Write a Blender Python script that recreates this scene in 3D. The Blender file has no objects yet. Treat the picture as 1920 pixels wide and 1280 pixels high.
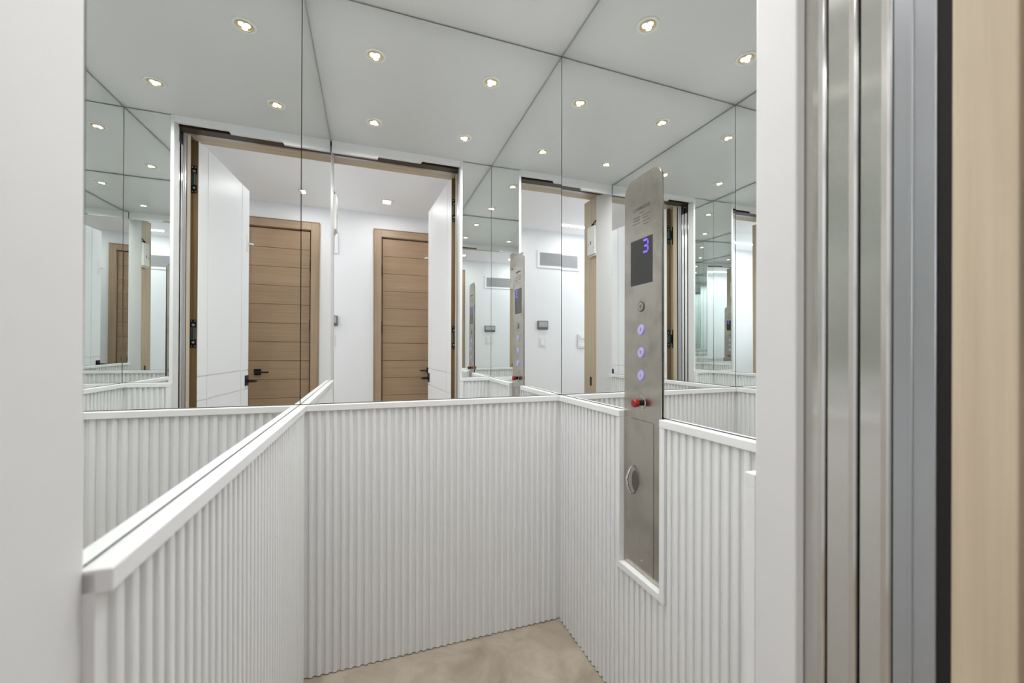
import bpy, bmesh, math, random
from mathutils import Vector, Matrix
random.seed(7)
SC = bpy.context.scene
C = SC.collection

# ---------------------------------------------------------------- camera
cd = bpy.data.cameras.new('camera'); cam = bpy.data.objects.new('camera', cd); C.objects.link(cam)
cd.sensor_width = 36; cd.sensor_fit = 'HORIZONTAL'; cd.lens = 14.258
cd.shift_x = -0.00231; cd.shift_y = 0.00866
cd.clip_start = 0.01; cd.clip_end = 60
cam.matrix_world = (Matrix.Translation((0, 0, 1.01207)) @ Matrix.Rotation(-0.33924, 4, 'Z')
                    @ Matrix.Rotation(math.pi/2, 4, 'X') @ Matrix.Rotation(0.00233, 4, 'Z'))
cd.dof.use_dof = True; cd.dof.focus_distance = 2.0; cd.dof.aperture_fstop = 4.5
SC.camera = cam

# ---------------------------------------------------------------- world, lights, exposure
w = bpy.data.worlds.new('world'); SC.world = w; w.use_nodes = True
w.node_tree.nodes['Background'].inputs[0].default_value = (0.9, 0.95, 1.0, 1)
w.node_tree.nodes['Background'].inputs[1].default_value = 0.35
SC.view_settings.view_transform = 'Standard'; SC.view_settings.look = 'None'
SC.view_settings.gamma = 1; SC.view_settings.use_curve_mapping = False
SC.view_settings.exposure = -0.15
cy = SC.cycles
cy.max_bounces = 22; cy.diffuse_bounces = 7; cy.glossy_bounces = 18; cy.transmission_bounces = 6
cy.sample_clamp_indirect = 12; cy.blur_glossy = 0.6; cy.use_denoising = True
CAB_POWER = 3.5; HALL_SQ = 2.7; HALL_LINE = 8.0; HALL_FILL = 17.0

def area(name, loc, size, power, col, size_y=None, spread=math.pi, rot=(0, 0, 0), disk=False):
    l = bpy.data.lights.new(name, 'AREA'); l.energy = power; l.color = col; l.size = size
    if disk: l.shape = 'DISK'
    elif size_y: l.shape = 'RECTANGLE'; l.size_y = size_y
    l.spread = spread
    o = bpy.data.objects.new(name, l); o.location = loc; o.rotation_euler = rot; C.objects.link(o); return o
CAB_L = [(0.012, 1.160), (0.470, 1.160), (0.012, 0.675), (0.462, 0.679)]
HC = 2.13
CAB_ROT = dict(zip(CAB_L, (0.7, 2.4, 1.4, 3.1)))
for (x, y) in CAB_L:
    for k in range(3):   # three small emitters per fitting, as in the lamp itself
        a = 2*math.pi*k/3+CAB_ROT[(x, y)]
        area('cab_lamp', (x+0.0108*math.cos(a), y+0.0108*math.sin(a), HC-0.0052), 0.0145, CAB_POWER/3, (1.0, 0.985, 0.965), disk=True, spread=math.radians(165))
HZ = 2.30
SQ = [(0.126, -0.93), (1.05, -0.55), (-1.35, -0.42), (1.05, -1.0)]  # first is a known lamp; the others are unseen, added for brightness
for (x, y) in SQ:
    area('hall_lamp', (x, y, HZ-0.012), 0.06, HALL_SQ, (1.0, 0.98, 0.96))
area('hall_strip_lamp', (-1.18, -1.0, HZ-0.014), 1.28, HALL_LINE, (0.97, 0.985, 1.0), size_y=0.02)

# added hall fill light, at the unseen window in its left end wall
area('added_hall_fill', (-2.06, -0.63, 1.45), 0.80, HALL_FILL, (0.93, 0.97, 1.0), size_y=1.30, rot=(0, -math.pi/2, 0))

# ---------------------------------------------------------------- materials
def newmat(name):
    m = bpy.data.materials.new(name); m.use_nodes = True
    nt = m.node_tree; b = nt.nodes['Principled BSDF']; return m, nt, b
def s2l(c): return tuple(((v/255)/12.92 if v/255 <= 0.04045 else ((v/255+0.055)/1.055)**2.4) for v in c)
def plain(name, rgb, rough=0.5, metal=0.0, spec=0.5, emit=None, es=0, noise=0.0, scale=6):
    m, nt, b = newmat(name)
    c = s2l(rgb)
    b.inputs['Base Color'].default_value = (*c, 1); b.inputs['Roughness'].default_value = rough
    b.inputs['Metallic'].default_value = metal; b.inputs['Specular IOR Level'].default_value = spec
    if emit: b.inputs['Emission Color'].default_value = (*s2l(emit), 1); b.inputs['Emission Strength'].default_value = es
    if noise:
        t = nt.nodes.new('ShaderNodeTexCoord'); n = nt.nodes.new('ShaderNodeTexNoise'); n.inputs['Scale'].default_value = scale
        n.inputs['Detail'].default_value = 5
        r = nt.nodes.new('ShaderNodeMixRGB'); r.inputs[1].default_value = (*[v*(1-noise) for v in c], 1); r.inputs[2].default_value = (*[min(1, v*(1+noise)) for v in c], 1)
        nt.links.new(t.outputs['Object'], n.inputs['Vector']); nt.links.new(n.outputs['Fac'], r.inputs[0]); nt.links.new(r.outputs[0], b.inputs['Base Color'])
    return m
def wood(name, a, bcol, axis=2, rough=0.45, freq=60):
    """straight fine grain running along `axis` of object coordinates"""
    m, nt, b = newmat(name)
    t = nt.nodes.new('ShaderNodeTexCoord'); mp = nt.nodes.new('ShaderNodeMapping')
    s = [freq, freq, freq]; s[axis] = 1.6
    mp.inputs['Scale'].default_value = s
    info = nt.nodes.new('ShaderNodeObjectInfo'); mul = nt.nodes.new('ShaderNodeVectorMath'); mul.operation = 'SCALE'; mul.inputs[3].default_value = 37.0
    add = nt.nodes.new('ShaderNodeVectorMath'); add.operation = 'ADD'
    cmb = nt.nodes.new('ShaderNodeCombineXYZ')
    for i in range(3): nt.links.new(info.outputs['Random'], cmb.inputs[i])
    nt.links.new(cmb.outputs[0], mul.inputs[0]); nt.links.new(t.outputs['Object'], add.inputs[0]); nt.links.new(mul.outputs[0], add.inputs[1])
    nt.links.new(add.outputs[0], mp.inputs[0])
    n = nt.nodes.new('ShaderNodeTexNoise'); n.inputs['Scale'].default_value = 1; n.inputs['Detail'].default_value = 4; n.inputs['Roughness'].default_value = 0.6
    n2 = nt.nodes.new('ShaderNodeTexNoise'); n2.inputs['Scale'].default_value = 3.0; n2.inputs['Detail'].default_value = 2
    nt.links.new(mp.outputs[0], n.inputs['Vector']); nt.links.new(add.outputs[0], n2.inputs['Vector'])
    r = nt.nodes.new('ShaderNodeValToRGB'); r.color_ramp.elements[0].position = 0.3; r.color_ramp.elements[1].position = 0.72
    r.color_ramp.elements[0].color = (*s2l(a), 1); r.color_ramp.elements[1].color = (*s2l(bcol), 1)
    nt.links.new(n.outputs['Fac'], r.inputs[0])
    mx = nt.nodes.new('ShaderNodeMixRGB'); mx.blend_type = 'MULTIPLY'; mx.inputs[0].default_value = 0.35
    r2 = nt.nodes.new('ShaderNodeValToRGB'); r2.color_ramp.elements[0].position = 0.3; r2.color_ramp.elements[1].position = 0.7
    r2.color_ramp.elements[0].color = (0.7, 0.7, 0.7, 1); r2.color_ramp.elements[1].color = (1, 1, 1, 1)
    nt.links.new(n2.outputs['Fac'], r2.inputs[0]); nt.links.new(r.outputs[0], mx.inputs[1]); nt.links.new(r2.outputs[0], mx.inputs[2])
    nt.links.new(mx.outputs[0], b.inputs['Base Color']); b.inputs['Roughness'].default_value = rough
    bp = nt.nodes.new('ShaderNodeBump'); bp.inputs['Strength'].default_value = 0.12; bp.inputs['Distance'].default_value = 0.002
    nt.links.new(n.outputs['Fac'], bp.inputs['Height']); nt.links.new(bp.outputs[0], b.inputs['Normal'])
    return m
def brushed(name, rgb, rough=0.3, aniso=0.85, rot=0.0, smudge=0.12):
    m, nt, b = newmat(name)
    b.inputs['Base Color'].default_value = (*s2l(rgb), 1); b.inputs['Metallic'].default_value = 1.0
    b.inputs['Anisotropic'].default_value = aniso; b.inputs['Anisotropic Rotation'].default_value = rot
    tg = nt.nodes.new('ShaderNodeCombineXYZ'); tg.inputs[1].default_value = 1.0   # brushing runs horizontally
    nt.links.new(tg.outputs[0], b.inputs['Tangent'])
    b.inputs['Roughness'].default_value = rough
    if smudge:
        t = nt.nodes.new('ShaderNodeTexCoord'); n = nt.nodes.new('ShaderNodeTexNoise'); n.inputs['Scale'].default_value = 11; n.inputs['Detail'].default_value = 3
        mr = nt.nodes.new('ShaderNodeMixRGB'); mr.inputs[1].default_value = (*s2l([v*(1-smudge) for v in rgb]), 1); mr.inputs[2].default_value = (*s2l(rgb), 1)
        cr = nt.nodes.new('ShaderNodeValToRGB'); cr.color_ramp.elements[0].position = 0.36; cr.color_ramp.elements[1].position = 0.52
        nt.links.new(t.outputs['Object'], n.inputs['Vector']); nt.links.new(n.outputs['Fac'], cr.inputs[0]); nt.links.new(cr.outputs[0], mr.inputs[0]); nt.links.new(mr.outputs[0], b.inputs['Base Color'])
    return m
M = {}
M['hall_white'] = plain('hall_white_paint', (232, 233, 235), 0.6, noise=0.01, scale=2)
M['hall_ceiling'] = plain('hall_ceiling_paint', (242, 242, 244), 0.7)
M['cab_ceiling'] = plain('cab_ceiling_panel', (205, 206, 206), 0.34, spec=0.35, noise=0.012, scale=3)
M['lacquer'] = plain('white_lacquer', (226, 227, 228), 0.38, spec=0.4)
M['post'] = plain('white_post_paint', (217, 217, 218), 0.42, spec=0.4)
M['door_white'] = plain('white_door_satin', (232, 232, 234), 0.42, spec=0.4)
M['mirror_edge'] = plain('mirror_edge_dark', (82, 86, 82), 0.3)
M['seam'] = plain('seam_grey', (105, 105, 102), 0.7)
M['dark'] = plain('dark_gap', (16, 14, 12), 0.8)
M['bronze'] = plain('dark_bronze_track', (72, 58, 42), 0.45, metal=0.5)
M['black'] = plain('black_hardware', (22, 23, 25), 0.35, metal=0.3)
M['chrome'] = plain('chrome_screws', (225, 225, 222), 0.12, metal=1.0)
M['strip'] = plain('grey_metal_strip', (176, 178, 182), 0.32, metal=0.75)
M['plastic'] = plain('pale_plastic', (224, 224, 220), 0.4)
M['red'] = plain('red_plastic', (150, 30, 22), 0.35)
M['display'] = plain('display_glass', (46, 47, 43), 0.12)
M['digit'] = plain('digit_glow', (90, 70, 220), 0.4, emit=(108, 82, 255), es=1.5)
M['ring'] = plain('button_glow', (150, 145, 215), 0.4, emit=(130, 122, 240), es=0.22)
M['button_lit'] = plain('lit_button_face', (186, 184, 206), 0.35, metal=0.35, emit=(150, 145, 235), es=0.12)
M['engrave'] = plain('engraving', (84, 84, 78), 0.6)
M['lens_glow'] = plain('led_chip', (255, 250, 235), 0.4, emit=(255, 246, 224), es=5)
M['lens'] = plain('lamp_bowl', (196, 182, 148), 0.3, metal=0.3)
M['trim_ring'] = plain('lamp_trim', (222, 222, 216), 0.35)
M['lamp_white'] = plain('hall_lamp_glow', (255, 255, 255), 0.4, emit=(255, 255, 255), es=6)
M['grille'] = plain('vent_slats', (205, 205, 207), 0.5)
M['vent_dark'] = plain('vent_inside', (120, 120, 122), 0.8)
M['grey_trim'] = plain('grey_plastic', (98, 100, 102), 0.4)
M['screen'] = plain('thermostat_screen', (170, 174, 176), 0.2)
M['steel'] = brushed('brushed_steel', (192, 187, 178), 0.19, 0.93, 0.0, 0.07)
M['door_steel'] = brushed('brushed_door_steel', (222, 220, 215), 0.17, 0.95, 0.0, 0.0)
M['oak_v'] = wood('oak_frame_vertical', (184, 167, 142), (206, 190, 166), 2)
M['oak_h'] = wood('oak_frame_horizontal', (184, 167, 142), (206, 190, 166), 0)
M['plank'] = wood('plank_wood', (154, 128, 101), (170, 143, 115), 0, freq=90)
M['casing_v'] = wood('casing_wood_vertical', (158, 134, 110), (178, 154, 128), 2, freq=90)
M['casing_h'] = wood('casing_wood_horizontal', (158, 134, 110), (178, 154, 128), 0, freq=90)
M['leaf_edge'] = wood('leaf_edge_wood', (104, 84, 58), (132, 108, 78), 2)
# mirror
m, nt, b = newmat('mirror_glass'); M['mirror'] = m
nt.nodes.remove(b); g = nt.nodes.new('ShaderNodeBsdfGlossy'); g.inputs['Roughness'].default_value = 0.0
g.inputs['Color'].default_value = (0.938, 0.955, 0.948, 1); nt.links.new(g.outputs[0], nt.nodes['Material Output'].inputs[0])
# floor stone
m, nt, b = newmat('beige_stone'); M['stone'] = m
t = nt.nodes.new('ShaderNodeTexCoord'); n = nt.nodes.new('ShaderNodeTexNoise'); n.inputs['Scale'].default_value = 5.0; n.inputs['Detail'].default_value = 8; n.inputs['Roughness'].default_value = 0.62
n.inputs['Distortion'].default_value = 0.8
r = nt.nodes.new('ShaderNodeValToRGB'); r.color_ramp.elements[0].position = 0.32; r.color_ramp.elements[1].position = 0.7
r.color_ramp.elements[0].color = (*s2l((146, 135, 120)), 1); r.color_ramp.elements[1].color = (*s2l((190, 178, 161)), 1)
nt.links.new(t.outputs['Object'], n.inputs['Vector']); nt.links.new(n.outputs['Fac'], r.inputs[0]); nt.links.new(r.outputs[0], b.inputs['Base Color'])
b.inputs['Roughness'].default_value = 0.42

# ---------------------------------------------------------------- helpers
def bx(bm, x0, x1, y0, y1, z0, z1, mi=0):
    v = [bm.verts.new(p) for p in ((x0, y0, z0), (x1, y0, z0), (x1, y1, z0), (x0, y1, z0), (x0, y0, z1), (x1, y0, z1), (x1, y1, z1), (x0, y1, z1))]
    for f in ((0, 3, 2, 1), (4, 5, 6, 7), (0, 1, 5, 4), (1, 2, 6, 5), (2, 3, 7, 6), (3, 0, 4, 7)):
        bm.faces.new([v[i] for i in f]).material_index = mi
def prism(bm, pts, axis, a0, a1, mi=0):
    """pts in the two other axes; extruded along axis from a0 to a1"""
    def P(p, a):
        q = list(p); q.insert(axis, a); return q
    A = [bm.verts.new(P(p, a0)) for p in pts]; B = [bm.verts.new(P(p, a1)) for p in pts]
    n = len(pts)
    bm.faces.new(A[::-1]).material_index = mi; bm.faces.new(B).material_index = mi
    for i in range(n): bm.faces.new((A[i], A[(i+1) % n], B[(i+1) % n], B[i])).material_index = mi
def cyl(bm, c, axis, r0, r1, length, seg=24, mi=0):
    """frustum starting at c along unit vector axis"""
    ax = Vector(axis).normalized(); q = ax.to_track_quat('Z', 'Y'); c = Vector(c)
    A = []; B = []
    for i in range(seg):
        a = 2*math.pi*i/seg; d = Vector((math.cos(a), math.sin(a), 0))
        A.append(bm.verts.new(c+q @ (d*r0))); B.append(bm.verts.new(c+q @ (d*r1+Vector((0, 0, length)))))
    bm.faces.new(A[::-1]).material_index = mi; bm.faces.new(B).material_index = mi
    for i in range(seg): bm.faces.new((A[i], A[(i+1) % seg], B[(i+1) % seg], B[i])).material_index = mi
def ring(bm, c, axis, ri, ro, h, seg=32, mi=0):
    ax = Vector(axis).normalized(); q = ax.to_track_quat('Z', 'Y'); c = Vector(c)
    L = []
    for i in range(seg):
        a = 2*math.pi*i/seg; d = Vector((math.cos(a), math.sin(a), 0))
        L.append([bm.verts.new(c+q @ (d*rr+Vector((0, 0, hh)))) for rr, hh in ((ri, 0), (ro, 0), (ro, h*0.5), ((ri+ro)/2, h), (ri, h*0.6))])
    for i in range(seg):
        a, b2 = L[i], L[(i+1) % seg]
        for k in range(5): bm.faces.new((a[k], a[(k+1) % 5], b2[(k+1) % 5], b2[k])).material_index = mi
def tube(bm, pts, r, seg=10, mi=0):
    pts = [Vector(p) for p in pts]; R = []
    for i, p in enumerate(pts):
        d = (pts[min(i+1, len(pts)-1)]-pts[max(i-1, 0)]).normalized(); q = d.to_track_quat('Z', 'Y')
        rr = r[i] if isinstance(r, (list, tuple)) else r
        R.append([bm.verts.new(p+q @ Vector((math.cos(2*math.pi*k/seg)*rr, math.sin(2*math.pi*k/seg)*rr, 0))) for k in range(seg)])
    for i in range(len(R)-1):
        for k in range(seg): bm.faces.new((R[i][k], R[i][(k+1) % seg], R[i+1][(k+1) % seg], R[i+1][k])).material_index = mi
    bm.faces.new(R[0][::-1]).material_index = mi; bm.faces.new(R[-1]).material_index = mi
def obj(name, bm, mats, parent=None, smooth=False, bevel=0):
    bmesh.ops.recalc_face_normals(bm, faces=bm.faces)
    me = bpy.data.meshes.new(name); bm.to_mesh(me); bm.free()
    for mm in (mats if isinstance(mats, (list, tuple)) else [mats]): me.materials.append(mm)
    o = bpy.data.objects.new(name, me); C.objects.link(o)
    if parent: o.parent = parent
    if smooth:
        for p in me.polygons: p.use_smooth = True
    if bevel:
        md = o.modifiers.new('bevel', 'BEVEL'); md.width = bevel; md.segments = 2; md.limit_method = 'ANGLE'
    return o
def boxobj(name, d, mats, parent=None, bevel=0):
    bm = bmesh.new(); bx(bm, *d); return obj(name, bm, mats, parent, bevel=bevel)
def tag(o, label=None, cat=None, group=None, kind=None):
    if label: o['label'] = label
    if cat: o['category'] = cat
    if group: o['group'] = group
    if kind: o['kind'] = kind
    return o
def empty(name, loc=(0, 0, 0), rz=0.0, **k):
    o = bpy.data.objects.new(name, None); o.location = loc; o.rotation_euler = (0, 0, rz); C.objects.link(o); tag(o, **k); return o
def struct(name, bm, mats, **k): return tag(obj(name, bm, mats, **k), kind='structure')
def sbox(name, d, mats): return tag(boxobj(name, d, mats), kind='structure')

# ---------------------------------------------------------------- cab geometry (planes of the four mirrors)
MB = 0.8427
BACK, LEFT, RIGHT, FRONT = 1.39744, -0.20453, 0.68237, 0.41022
def plane(n, yaw, pitch):
    c, s = math.cos(yaw), math.sin(yaw)
    return Vector((n[0]*c-n[1]*s, n[0]*s+n[1]*c, 0))*math.cos(pitch)+Vector((0, 0, math.sin(pitch)))
PL = {'b': (plane((0, -1), 0, -0.00309), Vector((0, BACK, 1.5))),
      'l': (plane((1, 0), -0.00354, -0.00315), Vector((LEFT, BACK, 1.5))),
      'r': (plane((-1, 0), 0.0080, -0.0025), Vector((RIGHT, BACK, 1.5))),
      'f': (plane((0, 1), 0.005, -0.004), Vector((0.6, FRONT, 1.5)))}
def meet(a, b_, z):
    A = Matrix((PL[a][0], PL[b_][0], (0, 0, 1))); return A.inverted() @ Vector((PL[a][0].dot(PL[a][1]), PL[b_][0].dot(PL[b_][1]), z))
def onp(k, u=None, v=None, z=0):
    n, q = PL[k]; c = n.dot(q)
    if u is not None: return Vector((u, (c-n.x*u-n.z*z)/n.y, z))
    return Vector(((c-n.y*v-n.z*z)/n.x, v, z))
def mirror(name, k, corners, label, thick=0.005):
    """corners: polygon on plane k"""
    n = PL[k][0]
    bm = bmesh.new(); A = [bm.verts.new(p) for p in corners]; B = [bm.verts.new(p-n*thick) for p in corners]
    f = bm.faces.new(A); f.material_index = 0
    bm.faces.new(B[::-1]).material_index = 1
    for i in range(len(A)):
        j = (i+1) % len(A); bm.faces.new((A[i], B[i], B[j], A[j])).material_index = 1
    o = obj(name, bm, [M['mirror'], M['mirror_edge']])
    return tag(o, label, 'mirror')
G = 0.0012; TOP = HC-0.004
lb = lambda z: meet('l', 'b', z); rb = lambda z: meet('r', 'b', z); rf = lambda z: meet('r', 'f', z)
MM = MB+0.0018
mirror('wall_mirror', 'b', [lb(MM)+Vector((G, 0, 0)), rb(MM)-Vector((G, 0, 0)), rb(TOP)-Vector((G, 0, 0)), lb(TOP)+Vector((G, 0, 0))],
       'large back wall mirror facing the open lift doorway')
mirror('wall_mirror', 'l', [lb(MM)-Vector((0, G, 0)), onp('l', v=0.4065, z=MM), onp('l', v=0.4065, z=TOP), lb(TOP)-Vector((0, G, 0))],
       'left wall mirror above the left fluted white wainscot')
mirror('wall_mirror', 'r', [rb(MM)-Vector((0, G, 0)), onp('r', v=FRONT+G, z=MM), onp('r', v=FRONT+G, z=TOP), rb(TOP)-Vector((0, G, 0))],
       'right wall mirror behind the steel control panel')
mirror('wall_mirror', 'f', [onp('f', u=0.512, z=MM), rf(MM)-Vector((G, 0, 0)), rf(TOP)-Vector((G, 0, 0)), onp('f', u=0.512, z=TOP)],
       'narrow mirror strip on the return beside the doorway, seen in reflections')

# ---------------------------------------------------------------- cab shell
bm = bmesh.new(); bx(bm, -0.3, 0.8, BACK+0.012, BACK+0.05, -0.02, HC+0.05); struct('wall_back', bm, M['seam'])
bm = bmesh.new(); bx(bm, -0.26, LEFT-0.014, 0.42, BACK+0.012, -0.02, HC+0.05); struct('wall_left', bm, M['seam'])
bm = bmesh.new(); bx(bm, RIGHT+0.022, 0.78, 0.30, BACK+0.012, -0.02, HC+0.05); struct('wall_right', bm, M['seam'])
bm = bmesh.new(); bx(bm, -0.26, 0.78, 0.3955, BACK+0.02, HC, HC+0.03); struct('ceiling_cab', bm, M['cab_ceiling'])
bm = bmesh.new(); bx(bm, -0.3, 0.8, 0.30, BACK+0.05, -0.04, 0.0); struct('floor_cab', bm, M['stone'])

# ---------------------------------------------------------------- fluted wainscot
PITCH = 0.0229; T = 0.0206
def slat_mesh(h):
    bm = bmesh.new(); w2 = 0.0062; d0, d1 = 0.0095, 0.0155
    pts = [(-w2, d0), (-w2, d1-0.0024), (-w2+0.0008, d1-0.0009), (-w2+0.0028, d1-0.0001), (0, d1+0.0003), (w2-0.0028, d1-0.0001), (w2-0.0008, d1-0.0009), (w2, d1-0.0024), (w2, d0)]
    prism(bm, pts, 2, 0, h)
    bmesh.ops.recalc_face_normals(bm, faces=bm.faces)
    me = bpy.data.meshes.new('slat'); bm.to_mesh(me); bm.free(); me.materials.append(M['lacquer'])
    return me
CAPH = 0.0195
H_FULL = MB-CAPH-0.004
SLAT = slat_mesh(H_FULL); SLAT_LOW = slat_mesh(0.4140-CAPH-0.004)
def slats(root, x0, x1, me, z=0.004):
    n = max(1, round((x1-x0)/PITCH)); p = (x1-x0)/n
    for i in range(n):
        o = bpy.data.objects.new('slat', me); C.objects.link(o); o.parent = root
        o.location = (x0+p*(i+0.5), 0, z)
def wainscot(p0, p1, label):
    d = (p1-p0); L = Vector((d.x, d.y)).length; rz = math.atan2(d.y, d.x)
    root = empty('fluted_wainscot', (p0.x, p0.y, 0), rz, label=label, cat='wainscot')
    return root, L
def cap(root, x0, x1, ztop, m0=0.0, m1=0.0, name='cap_rail'):
    """rail with optional mitred ends"""
    bm = bmesh.new()
    prism(bm, [(x0, -0.002), (x1, -0.002), (x1-m1, T), (x0+m0, T)], 2, ztop-CAPH, ztop-0.0004)
    return obj(name, bm, M['lacquer'], root, bevel=0.0016)
RB0, LB0, RF0 = rb(MB), lb(MB), rf(MB); LF0 = onp('l', v=0.402, z=MB)
# back
root, L = wainscot(RB0, LB0, 'fluted white wainscot along the back wall, facing the doorway')
boxobj('backing_panel', (0.0, L, -0.004, 0.0097, 0.003, MB-0.003), M['lacquer'], root)
slats(root, T, L-T, SLAT); cap(root, 0, L, MB, T, T)
# left
root, L = wainscot(LB0, LF0, 'fluted white wainscot along the left wall, with a flat capped ledge')
boxobj('backing_panel', (0.010, L, -0.004, 0.0097, 0.003, MB-0.003), M['lacquer'], root)
slats(root, T-0.004, L-0.012, SLAT); cap(root, 0, L, MB, T, 0)
# right, cut around the control panel
root, L = wainscot(RF0, RB0, 'fluted white wainscot along the right wall, cut out around the steel control panel')
v2x = lambda v: v-RF0.y
CL, CR = v2x(0.9915), v2x(0.8235)
boxobj('backing_panel', (CL+0.001, L-0.010, -0.004, 0.0097, 0.003, MB-0.003), M['lacquer'], root)
boxobj('backing_panel', (0.010, CR-0.001, -0.004, 0.0097, 0.003, MB-0.003), M['lacquer'], root)
boxobj('backing_panel', (CR-0.001, CL+0.001, -0.004, 0.0097, 0.003, 0.4125), M['lacquer'], root)
ST = 0.017
slats(root, CL+0.007, L-T, SLAT); slats(root, T, CR-ST, SLAT); slats(root, CR-ST+0.002, CL+0.006, SLAT_LOW)
cap(root, CL, L, MB, 0, T); cap(root, 0, CR, MB, T, 0); cap(root, CR, CL, 0.4140, 0, 0)
boxobj('side_trim', (CL, CL+0.0065, 0, T-0.001, 0.4140-CAPH, MB-CAPH), M['lacquer'], root, bevel=0.001)
boxobj('side_trim', (CR-ST, CR, 0, T-0.001, 0.4140-CAPH, MB-CAPH), M['lacquer'], root, bevel=0.001)
# front return
root, L = wainscot(Vector((0.497, FRONT, 0)), RF0, 'short fluted white wainscot on the return right of the doorway')
boxobj('backing_panel', (0.0155, L-0.010, -0.004, 0.0097, 0.003, MB-0.003), M['lacquer'], root)
boxobj('side_trim', (0.0, 0.020, 0.0047, T-0.001, 0.003, MB-CAPH), M['lacquer'], root, bevel=0.001)
slats(root, 0.021, L-T, SLAT)
bm = bmesh.new(); prism(bm, [(0, 0.0047), (0.0155, 0.0047), (0.0155, -0.002), (L, -0.002), (L-T, T), (0, T)], 2, MB-CAPH, MB-0.0004); obj('cap_rail', bm, M['lacquer'], root, bevel=0.0012)

# ---------------------------------------------------------------- control panel
U = 0.6835
cop = empty('control_station', (U, 0.891, 0.42), label='tall brushed steel lift control panel with rounded top on the right wall', cat='control panel')
def cobj(name, bm, mats, parent=None, **k):
    # geometry given in world coordinates; the root sits at the foot of the panel
    if name != 'face_plate':
        for q in bm.verts: q.co.y += 0.0205; q.co.z = 1.0121+(q.co.z-1.0121)*1.0235
    bmesh.ops.translate(bm, verts=bm.verts, vec=(-U, -0.891, -0.42)); return obj(name, bm, mats, parent or cop, **k)
v0, v1, zb, zt = 0.8325, 0.9905, 0.4145, 1.484
bm = bmesh.new(); pts = [(v0, zb), (v1, zb)]
r = 0.036
for i in range(9):
    a = i/8*math.pi/2; pts.append((v1-r+r*math.cos(a), zt-r+r*math.sin(a)))
for i in range(9):
    a = math.pi/2+i/8*math.pi/2; pts.append((v0+r+r*math.cos(a), zt-r+r*math.sin(a)))
prism(bm, pts, 0, U, 0.6865); cobj('face_plate', bm, M['steel'], bevel=0.0016)
bm = bmesh.new(); bx(bm, U-0.0008, U+0.0005, 0.8475, 0.9395, 1.186, 1.306); cobj('display', bm, M['display'])
disp = bpy.data.objects['display']
# digit 3 as a small dot matrix
bm = bmesh.new()
rows = ["11110", "00001", "00001", "01110", "00001", "00001", "11110"]
for ri, rw in enumerate(rows):
    for ci, ch in enumerate(rw):
        if ch == '1':
            # reading direction: image left -> right = v decreasing
            vv = 0.8815-ci*0.0042; zz = 1.2985-ri*0.0051
            bx(bm, U-0.0014, U-0.0007, vv-0.0019, vv+0.0019, zz-0.0024, zz+0.0024)
cobj('digit', bm, M['digit'], disp)
def textobj(body, size, vc, zc, parent, mat, name, align='CENTER'):
    cu = bpy.data.curves.new('t', 'FONT'); cu.body = body; cu.size = size; cu.align_x = align; cu.align_y = 'CENTER'; cu.extrude = 0.0003
    to = bpy.data.objects.new('t', cu); C.objects.link(to)
    dg = bpy.context.evaluated_depsgraph_get(); me = bpy.data.meshes.new_from_object(to.evaluated_get(dg))
    bpy.data.objects.remove(to); bpy.data.curves.remove(cu)
    # text x -> -v, text y -> z, normal -> -u
    me.transform(Matrix(((0, 0, -1, U-0.0004-U), (-1, 0, 0, vc+0.0205-0.891), (0, 1, 0, 1.0121+(zc-1.0121)*1.0235-0.42), (0, 0, 0, 1))))
    me.materials.clear(); me.materials.append(mat)
    o = bpy.data.objects.new(name, me); C.objects.link(o); o.parent = parent; return o
textobj('CAMBRIDGE', 0.0125, 0.893, 1.387, cop, M['engrave'], 'lettering')
bm = bmesh.new()    # illegible small engraved lines
random.seed(3)
for (va, vb, z) in ((0.905, 0.882, 1.3745), (0.928, 0.898, 1.366), (0.928, 0.902, 1.3585), (0.930, 0.899, 1.350), (0.889, 0.862, 1.366), (0.889, 0.868, 1.3585), (0.889, 0.860, 1.350), (0.886, 0.864, 1.342)):
    v = va
    while v > vb:
        wd = random.uniform(0.003, 0.007); bx(bm, U-0.0006, U, max(vb, v-wd), v, z-0.0011, z+0.0011); v -= wd+0.0016
cobj('engraved_lines', bm, M['engrave'])
def button(z, sym, lit):
    bm = bmesh.new(); c = (U, 0.8935, z)
    cyl(bm, c, (-1, 0, 0), 0.0118, 0.0112, 0.0026, 28); b_ = cobj('button', bm, M['button_lit'] if lit else M['steel'])
    bm = bmesh.new(); ring(bm, (U-0.0002, 0.8935, z), (-1, 0, 0), 0.0118, 0.0140, 0.0022, 32)
    cobj('button_ring', bm, M['ring'] if lit else M['engrave'], b_)
    if sym == 'bell':
        bm = bmesh.new(); pts = [(-0.0052, -0.0032), (0.0052, -0.0032), (0.0036, -0.0012), (0.0032, 0.0022), (0.0014, 0.0044), (-0.0014, 0.0044), (-0.0032, 0.0022), (-0.0036, -0.0012)]
        prism(bm, [(0.8935+p[0], z+p[1]) for p in pts], 0, U-0.0032, U-0.0025)
        cyl(bm, (U-0.0025, 0.8935, z-0.0050), (-1, 0, 0), 0.0014, 0.0014, 0.0007, 10); cobj('symbol', bm, M['engrave'], b_)
    else:
        o = textobj(sym, 0.0125, 0.8935, z, b_, M['engrave'], 'symbol')
        o.data.transform(Matrix.Translation((-0.0025, 0, 0)))
button(1.128, 'bell', False); button(1.067, '3', True); button(1.007, '2', True); button(0.947, '1', True)
bm = bmesh.new(); ring(bm, (U, 0.891, 0.8755), (-1, 0, 0), 0.0150, 0.0172, 0.0018, 36); cobj('stop_ring', bm, M['chrome'])
bm = bmesh.new(); cyl(bm, (U, 0.891, 0.8755), (-1, 0, 0), 0.0078, 0.0078, 0.015, 24, 1)
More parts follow.
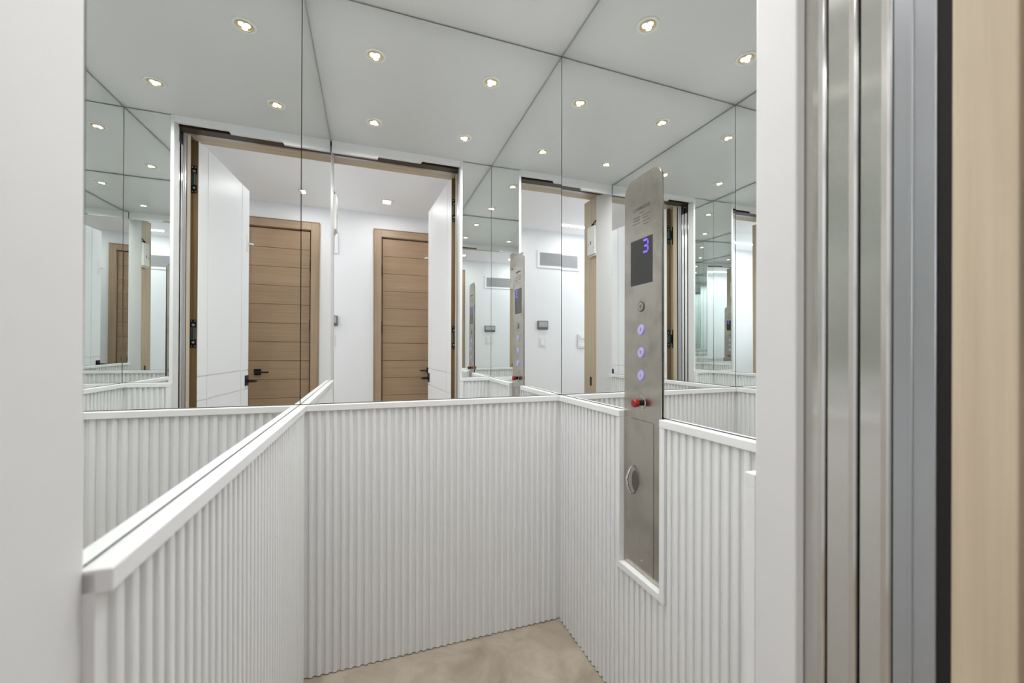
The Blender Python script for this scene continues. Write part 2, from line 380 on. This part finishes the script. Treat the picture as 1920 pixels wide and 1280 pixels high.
cyl(bm, (U-0.014, 0.891, 0.8755), (-1, 0, 0), 0.0105, 0.0112, 0.010, 28, 0); cyl(bm, (U-0.024, 0.891, 0.8755), (-1, 0, 0), 0.0112, 0.0088, 0.003, 28, 0)
cobj('stop_button', bm, [M['red'], M['black']], smooth=False)
bm = bmesh.new(); bx(bm, U-0.0004, U, 0.8445, 0.937, 0.8290, 0.8300); cobj('panel_seam', bm, M['engrave'])
# hatch pull: bow handle over a shallow recess
bm = bmesh.new()
bx(bm, U-0.0006, U, 0.8405, 0.8415, 0.44, 0.829)
cobj('hatch_seam', bm, M['engrave'])
bm = bmesh.new(); cyl(bm, (U-0.0002, 0.9185, 0.664), (-1, 0, 0), 0.0275, 0.0262, 0.0012, 36)
for vtx in bm.verts: vtx.co.y = 0.9185+(vtx.co.y-0.9185)*0.50
cobj('handle_recess', bm, M['engrave'])
bm = bmesh.new(); pp = []; rr = []
for i in range(17):
    s = i/16; a = (s-0.5)*2
    pp.append((U-0.003-0.0175*(1-a*a), 0.9270, 0.664+a*0.0385)); rr.append(0.0016+0.0026*(1-a*a*0.9))
tube(bm, pp, rr, 12); cobj('pull_handle', bm, M['chrome'], smooth=True)
bm = bmesh.new(); cyl(bm, (U, 0.889, 0.463), (-1, 0, 0), 0.0030, 0.0026, 0.0014, 16); cobj('screw', bm, M['chrome'])

# ---------------------------------------------------------------- cab downlights
def cab_light(x, y, rot, label):
    rt = empty('downlight', (x, y, HC), rot, label=label, cat='ceiling light', group='small round downlights in the lift ceiling')
    bm = bmesh.new(); ring(bm, (0, 0, 0.0), (0, 0, -1), 0.0265, 0.0385, 0.0040, 40); obj('trim_ring', bm, M['trim_ring'], rt, smooth=True)
    bm = bmesh.new(); ring(bm, (0, 0, -0.0002), (0, 0, -1), 0.0225, 0.0268, 0.0055, 40); obj('bezel', bm, M['lens'], rt, smooth=True)
    bm = bmesh.new(); cyl(bm, (0, 0, -0.0006), (0, 0, -1), 0.0232, 0.0225, 0.0010, 32); bowl = obj('lens', bm, M['lens'], rt)
    for k in range(3):
        a = 2*math.pi*k/3+0.5; bm = bmesh.new()
        cyl(bm, (0.0108*math.cos(a), 0.0108*math.sin(a), -0.0016), (0, 0, -1), 0.0090, 0.0080, 0.0028, 20); obj('led_chip', bm, M['lens_glow'], bowl)
cab_light(*CAB_L[0], 0.2, 'small round downlight at the back left of the lift ceiling')
cab_light(*CAB_L[1], 1.9, 'small round downlight at the back right of the lift ceiling')
cab_light(*CAB_L[2], 0.9, 'small round downlight at the front left of the lift ceiling, near the doorway')
cab_light(*CAB_L[3], 2.6, 'small round downlight at the front right of the lift ceiling, near the doorway')

# ---------------------------------------------------------------- cab doorway
o = boxobj('doorway_post', (0.4965, 0.5115, 0.3575, 0.4145, 0.0, HC), M['post'], bevel=0.0025); tag(o, 'white post edge right of the doorway, beside the brushed steel door panels', 'post')
bm = bmesh.new(); bx(bm, 0.5120, 0.700, 0.372, FRONT-0.006, 0, HC); struct('wall_front_right', bm, M['post'])
o = boxobj('doorway_post', (-0.262, -0.2080, 0.2050, 0.4055, 0.0, HC), M['post'], bevel=0.003); tag(o, 'broad white post at the left edge of the doorway, blurred in the foreground', 'post')
# header with stepped lower edge
bm = bmesh.new()
prism(bm, [(-0.2025, HC), (-0.2025, 2.0695), (0.030, 2.0695), (0.0365, 2.0835), (0.268, 2.0835), (0.276, 2.0975), (0.4965, 2.0975), (0.4965, HC)], 1, 0.3955, 0.4125)
o = obj('door_header', bm, M['post']); tag(o, 'white header above the lift doorway with stepped lower edge', 'header')
# tracks
tr = empty('door_track', (0.15, 0.31, 2.10), label='dark stepped sliding door tracks above the lift doorway', cat='track')
for (a, b2, z) in ((0.3355, 0.3650, 2.098), (0.3015, 0.3310, 2.106), (0.2704, 0.2975, 2.113)):
    boxobj('rail', (-0.35, 0.55, a-0.31, b2-0.31, z-2.10, z-2.10+0.03), M['bronze'], tr)
boxobj('track_housing', (-0.36, 0.56, 0.245-0.31, 0.394-0.31, 0.032, 0.06), M['dark'], tr)
boxobj('rear_cover', (-0.36, 0.56, 0.3660-0.31, 0.3945-0.31, 0.012, 0.032), M['dark'], tr)
# steel sliding panels stacked at right
names = ['steel sliding door panel nearest the lift interior, beside the white post', 'middle steel sliding door panel of the stack of three', 'steel sliding door panel of the stack nearest the grey metal strip']
for i, (b2, a) in enumerate(((0.3695, 0.3351), (0.3310, 0.3015), (0.2970, 0.2704))):
    rt = empty('sliding_door_panel', (0.56, (a+b2)/2, 0.0), label=names[i], cat='sliding door', group='telescopic steel door panels')
    bm = bmesh.new(); yy = (a+b2)/2; h = (b2-a)/2; x0 = 0.5125-0.56; x1 = 0.15
    pts = [(x0, h), (x0, -h+0.0075), (x0+0.0012, -h+0.0032), (x0+0.0045, -h), (x1, -h), (x1, h)]
    prism(bm, pts, 2, 0.006, 2.045); obj('panel', bm, M['door_steel'], rt)
    boxobj('hanger', (x0+0.006, x0+0.06, -0.009, 0.009, 2.045, 2.095), M['black'], rt)
    boxobj('sill_shoe', (x0+0.006, x1, -0.005, 0.005, 0.0, 0.006), M['black'], rt)
# metal landing frame strip
fr = empty('metal_frame_strip', (0.512, 0.249, 0), label='grey metal strip framing the doorway between steel panels and oak frame', cat='frame')
bm = bmesh.new(); bx(bm, 0.001, 0.03, -0.0158, 0.0185, 0, 2.122); bx(bm, -0.0005, 0.006, 0.0015, 0.0060, 0, 2.122); obj('side_strip', bm, M['strip'], fr, bevel=0.001)
bm = bmesh.new(); bx(bm, -0.71, 0.03, -0.0158, 0.0135, 2.122, 2.135); obj('head_strip', bm, M['strip'], fr)

# ---------------------------------------------------------------- landing wall and oak frame
sill = boxobj('door_sill', (-0.36, 0.72, 0.222, 0.298, -0.03, 0.0), M['strip']); tag(sill, 'grooved metal sill on the floor of the lift doorway', 'sill')
W0, W1 = 0.040, 0.216
oak = empty('door_frame', (0.15, 0.13, 0), label='oak door frame lining the landing opening, with black hinges', cat='door frame')
def oakpart(name, d, mat, bevel=0.0015):
    bm = bmesh.new(); bx(bm, *d); bmesh.ops.translate(bm, verts=bm.verts, vec=(-0.15, -0.13, 0)); return obj(name, bm, mat, oak, bevel=bevel)
bm = bmesh.new()   # hinge side jamb with rebate for the swing door
prism(bm, [(0.5125, 0.2225), (0.57, 0.2225), (0.57, W0), (0.548, W0), (0.548, 0.180), (0.5125, 0.180)], 2, 0, 2.1405)
bmesh.ops.translate(bm, verts=bm.verts, vec=(-0.15, -0.13, 0)); hj = obj('jamb', bm, M['oak_v'], oak, bevel=0.002)
bm = bmesh.new()
prism(bm, [(-0.2220, 0.192), (-0.2220, 0.010), (-0.27, 0.010), (-0.27, 0.192)], 2, 0, 2.1405)
bmesh.ops.translate(bm, verts=bm.verts, vec=(-0.15, -0.13, 0)); sj = obj('jamb', bm, M['oak_v'], oak, bevel=0.002)
oakpart('head', (-0.2220, 0.5125, 0.092, W1, 2.1410, 2.20), M['oak_h'])
oakpart('head', (-0.2220, 0.548, W0, 0.091, 2.1640, 2.20), M['oak_h'])
oakpart('gap_shade_strip', (0.5145, 0.535, 0.2230, 0.2328, 0, 2.12), M['dark'], 0)  # near-black strips standing in for the shaded gap between cab and landing
oakpart('gap_shade_strip', (-0.2540, -0.2255, 0.1925, 0.2045, 0, 2.12), M['dark'], 0)
oakpart('strike_plate', (-0.2222, -0.2205, 0.10, 0.12, 0.735, 0.80), M['black'], 0)
for za, zc in ((1.852, 1.998), (1.012, 1.162)):   # half of each hinge let into the rebate
    bm = bmesh.new(); bx(bm, 0.5465, 0.5482, 0.128, 0.166, za, zc)
    bmesh.ops.translate(bm, verts=bm.verts, vec=(-0.15, -0.13, 0)); hg = obj('hinge', bm, M['black'], oak, bevel=0.0006)
    bm = bmesh.new()
    for zz in (za+0.012, zc-0.012, za+0.034, zc-0.034): cyl(bm, (0.5466, 0.147, zz), (-1, 0, 0), 0.0050, 0.0040, 0.0012, 14)
    bmesh.ops.translate(bm, verts=bm.verts, vec=(-0.15, -0.13, 0)); obj('screws', bm, M['chrome'], hg)
# landing wall pieces (hall face at v = 0.04)
XL, XR, YF = -2.0, 1.6, -1.30
bm = bmesh.new(); bx(bm, XL-0.1, -0.27, W0, 0.20, 0, 2.45); bx(bm, 0.57, XR+0.1, W0, 0.20, 0, 2.45); bx(bm, -0.27, 0.57, W0, 0.20, 2.2005, 2.45)
struct('wall_landing', bm, M['hall_white'])
# casing on the hall side of the landing opening
cs = empty('door_casing', (0.15, W0-0.0005, 0), label='oak casing around the lift doorway on the hall side', cat='door casing')
boxobj('casing_side', (-0.475, -0.4205, -0.016, 0, 0, 2.25), M['oak_v'], cs, bevel=0.002); boxobj('casing_side', (0.405, 0.475, -0.016, 0, 0, 2.25), M['oak_v'], cs, bevel=0.002)
boxobj('casing_head', (-0.4205, 0.405, -0.016, 0, 2.18, 2.25), M['oak_h'], cs, bevel=0.002)

# ---------------------------------------------------------------- white swing door (open into the hall)
NE, FE = Vector((0.4985, 0.1215)), Vector((0.4470, -0.6290))
dv = FE-NE; DL = dv.length; drz = math.atan2(dv.y, dv.x)
door = empty('door_1', (NE.x, NE.y, 0), drz, label='white swing door standing open into the hall, grooved face, oak edge', cat='door', kind='structure')
# local x along the leaf (0..DL), local y positive = away from opening?  choose the side with larger u
side = 1 if Vector((-math.sin(drz), math.cos(drz))).x > 0 else -1
TH = 0.040*side
ZT = 2.148
gx = [0.0, 0.115, 0.618, DL]; gz = [0.008, 0.715, 0.850, ZT]; g2 = 0.0026
def ybox(bm, x0, x1, ya, yb, z0, z1, mi=0): bx(bm, x0, x1, min(ya, yb), max(ya, yb), z0, z1, mi)
bm = bmesh.new(); ybox(bm, 0.0015, DL, 0.008*side, TH, 0.008, ZT-0.0005); obj('leaf_core', bm, M['door_white'], door)
for i in range(3):
    for j in range(3):
        bm = bmesh.new(); ybox(bm, gx[i]+(g2 if i else 0), gx[i+1]-(g2 if i < 2 else 0), 0, 0.0082*side, gz[j]+(g2 if j else 0), gz[j+1]-(g2 if j < 2 else 0))
        obj('face_panel', bm, M['door_white'], door, bevel=0.0004)
bm = bmesh.new(); ybox(bm, -0.0015, 0.0014, 0.0005*side, TH-0.0005*side, 0.008, ZT-0.001); obj('hinge_edge', bm, M['leaf_edge'], door)
M['hinge_body'] = plain('hinge_body_grey', (70, 84, 82), 0.35, metal=0.6)
for za, zc in ((1.855, 2.005), (1.010, 1.165)):
    bm = bmesh.new(); ybox(bm, -0.0032, -0.0014, 0.005*side, 0.034*side, za, za+0.046); ybox(bm, -0.0032, -0.0014, 0.005*side, 0.034*side, zc-0.046, zc)
    hg = obj('hinge', bm, M['black'], door, bevel=0.001)
    bm = bmesh.new(); ybox(bm, -0.016, -0.0014, 0.010*side, 0.044*side, za+0.042, zc-0.042); ybox(bm, -0.019, -0.015, 0.018*side, 0.036*side, za+0.052, zc-0.052); obj('hinge_link', bm, M['hinge_body'], hg, bevel=0.002)
    bm = bmesh.new()
    for zz in (za+0.009, zc-0.009):
        for yy in (0.012, 0.027): cyl(bm, (-0.0031, yy*side, zz), (-1, 0, 0), 0.0042, 0.0034, 0.0014, 14)
    for zz in (za+0.030, zc-0.030): cyl(bm, (-0.0031, 0.020*side, zz), (-1, 0, 0), 0.0075, 0.0055, 0.0022, 16)
    obj('screws', bm, M['chrome'], hg)
bm = bmesh.new(); ybox(bm, DL-0.064, DL-0.010, -0.007*side, 0, 0.738, 0.812); ros = obj('rosette', bm, M['black'], door, bevel=0.001)
bm = bmesh.new(); ybox(bm, DL-0.044, DL-0.026, -0.050*side, -0.007*side, 0.760, 0.780); ybox(bm, DL-0.046, DL-0.006, -0.062*side, -0.048*side, 0.762, 0.778); obj('lever', bm, M['black'], ros, bevel=0.002)
bm = bmesh.new(); ybox(bm, DL-0.046, DL-0.012, -0.003*side, 0, 1.70, 1.83); pl = obj('latch_plate', bm, M['door_white'], door, bevel=0.001)
bm = bmesh.new(); tube(bm, [(DL-0.02, -0.002*side, 1.762), (DL-0.018, -0.018*side, 1.762), (DL-0.006, -0.030*side, 1.760)], 0.0065, 10); obj('latch_pin', bm, M['door_white'], pl, smooth=True)

# ---------------------------------------------------------------- interlock box on the strike side jamb
ib = empty('lock_box', (-0.2218, 0.150, 1.70), label='pale plastic interlock box with a black cable on the strike side oak jamb', cat='lock box')
bm = bmesh.new(); bx(bm, 0, 0.027, -0.052, 0.052, 0.012, 0.222); obj('housing', bm, M['plastic'], ib, bevel=0.004)
bm = bmesh.new(); bx(bm, 0.0, 0.016, -0.050, 0.050, 0.0, 0.0115); obj('bottom_cover', bm, M['plastic'], ib, bevel=0.002)
bm = bmesh.new(); bx(bm, 0.0268, 0.0275, -0.004, 0.004, 0.088, 0.112); bx(bm, 0.0268, 0.0275, -0.034, -0.028, 0.088, 0.096); bx(bm, 0.0268, 0.0275, 0.036, 0.040, 0.056, 0.062); obj('slots', bm, M['black'], ib)
bm = bmesh.new(); cyl(bm, (0.010, 0.0, 0.222), (0, 0.2, 1), 0.013, 0.008, 0.020, 16)
tube(bm, [(0.010, 0.003, 0.238), (0.010, 0.016, 0.250), (0.008, 0.036, 0.256), (0.002, 0.056, 0.257)], 0.0035, 8); obj('cable', bm, M['black'], ib, smooth=True)

# ---------------------------------------------------------------- hall
bm = bmesh.new(); bx(bm, XL-0.1, XR+0.1, YF-0.1, 0.298, -0.06, -0.03); bx(bm, XL-0.1, XR+0.1, YF-0.1, 0.2215, -0.03, 0.0); struct('floor_hall', bm, M['stone'])
bm = bmesh.new(); bx(bm, XL-0.1, XR+0.1, YF-0.1, W0, HZ, HZ+0.05); struct('ceiling_hall', bm, M['hall_ceiling'])
bm = bmesh.new(); bx(bm, XL-0.1, 0.088, YF-0.1, YF, 0, HZ); bx(bm, 0.632, XR+0.1, YF-0.1, YF, 0, HZ); bx(bm, 0.088, 0.632, YF-0.1, YF, 2.078, HZ); struct('wall_far', bm, M['hall_white'])
bm = bmesh.new(); bx(bm, XL-0.1, XL, YF, W0, 0, 0.78); bx(bm, XL-0.1, XL, YF, W0, 2.12, HZ); bx(bm, XL-0.1, XL, YF, -1.05, 0.78, 2.12); bx(bm, XL-0.1, XL, -0.21, W0, 0.78, 2.12)
struct('wall_hall_left', bm, M['hall_white'])
wn = tag(empty('added_window_1', (XL, -0.63, 0.78)), kind='structure')  # opening and frame are invented, unseen, to go with the fill light
for d in ((-0.06, 0.0, -0.42, -0.38, 0, 1.34), (-0.06, 0.0, 0.38, 0.42, 0, 1.34), (-0.06, 0.0, -0.38, 0.38, 0, 0.04), (-0.06, 0.0, -0.38, 0.38, 1.30, 1.34)): boxobj('added_window_frame', d, M['hall_white'], wn)
boxobj('added_window_sill', (-0.02, 0.09, -0.45, 0.45, -0.03, 0), M['hall_white'], wn)
bm = bmesh.new(); bx(bm, XR, XR+0.1, YF, W0, 0, HZ); struct('wall_hall_right', bm, M['hall_white'])
for nm, x0, x1 in (('baseboard_far', XL, 0.020), ('baseboard_far_right', 0.70, XR)):
    sbox(nm, (x0, x1, YF, YF+0.012, 0, 0.11), M['hall_white'])
# wooden plank door in the far wall
wd = empty('door_2', (0.36, YF, 0), label='brown wooden door of twelve horizontal planks in the far hall wall', cat='door', kind='structure')
x0, x1 = 0.100-0.36, 0.620-0.36
boxobj('leaf_core', (x0, x1, -0.045, -0.012, 0.012, 2.064), M['dark'], wd)
ph = (2.065-0.06)/12; zs = [0.06+ph*i for i in range(13)]
for i in range(12):
    a = 0.014 if i == 0 else zs[i]+0.0014
    boxobj('plank', (x0, x1, -0.014, -0.004, a, zs[i+1]-0.0014), M['plank'], wd, bevel=0.0008)
for nm, d, mt in (('casing_side', (0.0245-0.36, 0.0905-0.36, 0, 0.018, 0, 2.1440), 'casing_v'), ('casing_side', (0.630-0.36, 0.696-0.36, 0, 0.018, 0, 2.1440), 'casing_v'),
                  ('casing_head', (0.0905-0.36, 0.630-0.36, 0, 0.018, 2.0770, 2.1440), 'casing_h'),
                  ('casing_edge', (0.0185-0.36, 0.0240-0.36, 0, 0.024, 0, 2.1500), 'casing_v'), ('casing_edge', (0.0240-0.36, 0.696-0.36, 0, 0.024, 2.1445, 2.1500), 'casing_h'),
                  ('jamb', (0.0885-0.36, 0.0935-0.36, -0.09, -0.0005, 0, 2.0775), 'casing_v'), ('jamb', (0.6265-0.36, 0.6315-0.36, -0.09, -0.0005, 0, 2.0775), 'casing_v'),
                  ('jamb_head', (0.0935-0.36, 0.6265-0.36, -0.09, -0.0005, 2.0725, 2.0775), 'casing_h'),
                  ('door_stop', (0.0935-0.36, 0.6265-0.36, -0.09, -0.046, 0, 2.0725), 'dark')):
    boxobj(nm, d, M[mt], wd, bevel=0.001)
for z in (1.70, 1.16, 0.35):
    bm = bmesh.new(); cyl(bm, (0.0965-0.36, -0.002, z), (0, 0, 1), 0.0052, 0.0052, 0.11, 12); obj('hinge', bm, M['black'], wd)
bm = bmesh.new(); bx(bm, 0.520-0.36, 0.573-0.36, -0.004, 0.006, 0.768, 0.822); ros = obj('rosette', bm, M['black'], wd, bevel=0.001)
bm = bmesh.new(); bx(bm, 0.540-0.36, 0.556-0.36, 0.006, 0.045, 0.788, 0.804); bx(bm, 0.452-0.36, 0.556-0.36, 0.040, 0.052, 0.788, 0.802); obj('lever', bm, M['black'], ros, bevel=0.002)
# vent
vt = empty('air_vent', (-0.605, YF, 1.986), label='wide white return air grille high on the far hall wall', cat='vent')
bm = bmesh.new()
for d in ((-0.312, -0.284, 0, 0.010, -0.096, 0.096), (0.284, 0.312, 0, 0.010, -0.096, 0.096), (-0.284, 0.284, 0, 0.010, 0.070, 0.096), (-0.284, 0.284, 0, 0.010, -0.096, -0.070)): bx(bm, *d)
obj('frame', bm, M['hall_white'], vt, bevel=0.0015)
boxobj('backing', (-0.284, 0.284, 0.0005, 0.002, -0.070, 0.070), M['vent_dark'], vt)
bm = bmesh.new()
for i in range(17):
    z = -0.066+i*0.00825
    prism(bm, [(0.0022, z-0.0028), (0.0075, z+0.0010), (0.0075, z+0.0026), (0.0022, z+0.0012)], 0, -0.284, 0.284)
o = obj('slat', bm, M['grille'], vt); o['kind'] = 'stuff'
# thermostat
th = empty('thermostat', (-0.355, YF, 1.266), label='grey framed thermostat on the far hall wall above the light switch', cat='thermostat')
boxobj('body', (-0.060, 0.060, 0, 0.022, -0.047, 0.047), M['grey_trim'], th, bevel=0.004)
boxobj('screen', (-0.050, 0.050, 0.0222, 0.0235, -0.020, 0.038), M['screen'], th)
boxobj('button_bar', (-0.050, 0.050, 0.0222, 0.0240, -0.040, -0.026), M['grey_trim'], th)
sw = empty('light_switch', (-0.355, YF, 1.080), label='white wall switch directly under the thermostat', cat='switch')
boxobj('plate', (-0.041, 0.041, 0, 0.006, -0.053, 0.053), M['plastic'], sw, bevel=0.002)
boxobj('rocker', (-0.017, 0.017, 0.006, 0.010, -0.033, 0.033), M['door_white'], sw, bevel=0.001)
sw = empty('control_plate', (-0.965, YF, 1.096), label='larger white wall plate near the oak jamb, right of the thermostat in the mirror', cat='wall plate')
boxobj('plate', (-0.070, 0.070, 0, 0.014, -0.080, 0.080), M['plastic'], sw, bevel=0.003)
boxobj('cover', (-0.052, 0.045, 0.014, 0.020, 0.028, 0.062), M['door_white'], sw, bevel=0.002)
boxobj('button_row', (-0.052, 0.045, 0.014, 0.018, -0.066, -0.03), M['door_white'], sw, bevel=0.002)
# hall lamps
labs = ['small square recessed light in the hall ceiling in front of the wooden door', 'added unseen square light at the right of the hall ceiling near the lift wall',
        'added unseen square light at the left of the hall ceiling near the lift wall', 'added unseen square light at the right of the hall ceiling near the far wall']
for (x, y), lab in zip(SQ, labs):
    rt = empty('square_downlight', (x, y, HZ), label=lab, cat='ceiling light', group='square lights in the hall ceiling')
    bm = bmesh.new()
    for d in ((-0.05, -0.034, -0.05, 0.05, -0.006, 0), (0.034, 0.05, -0.05, 0.05, -0.006, 0), (-0.034, 0.034, -0.05, -0.034, -0.006, 0), (-0.034, 0.034, 0.034, 0.05, -0.006, 0)): bx(bm, *d)
    obj('trim', bm, M['hall_white'], rt)
    boxobj('diffuser', (-0.034, 0.034, -0.034, 0.034, -0.004, 0), M['lamp_white'], rt)
ll = empty('strip_light', (-1.18, -1.0, HZ), label='long thin linear light in the hall ceiling', cat='ceiling light')
boxobj('diffuser', (-0.65, 0.65, -0.011, 0.011, -0.008, 0), M['lamp_white'], ll)
boxobj('end_cap', (0.65, 0.654, -0.012, 0.012, -0.009, 0), M['hall_white'], ll); boxobj('end_cap', (-0.654, -0.65, -0.012, 0.012, -0.009, 0), M['hall_white'], ll)
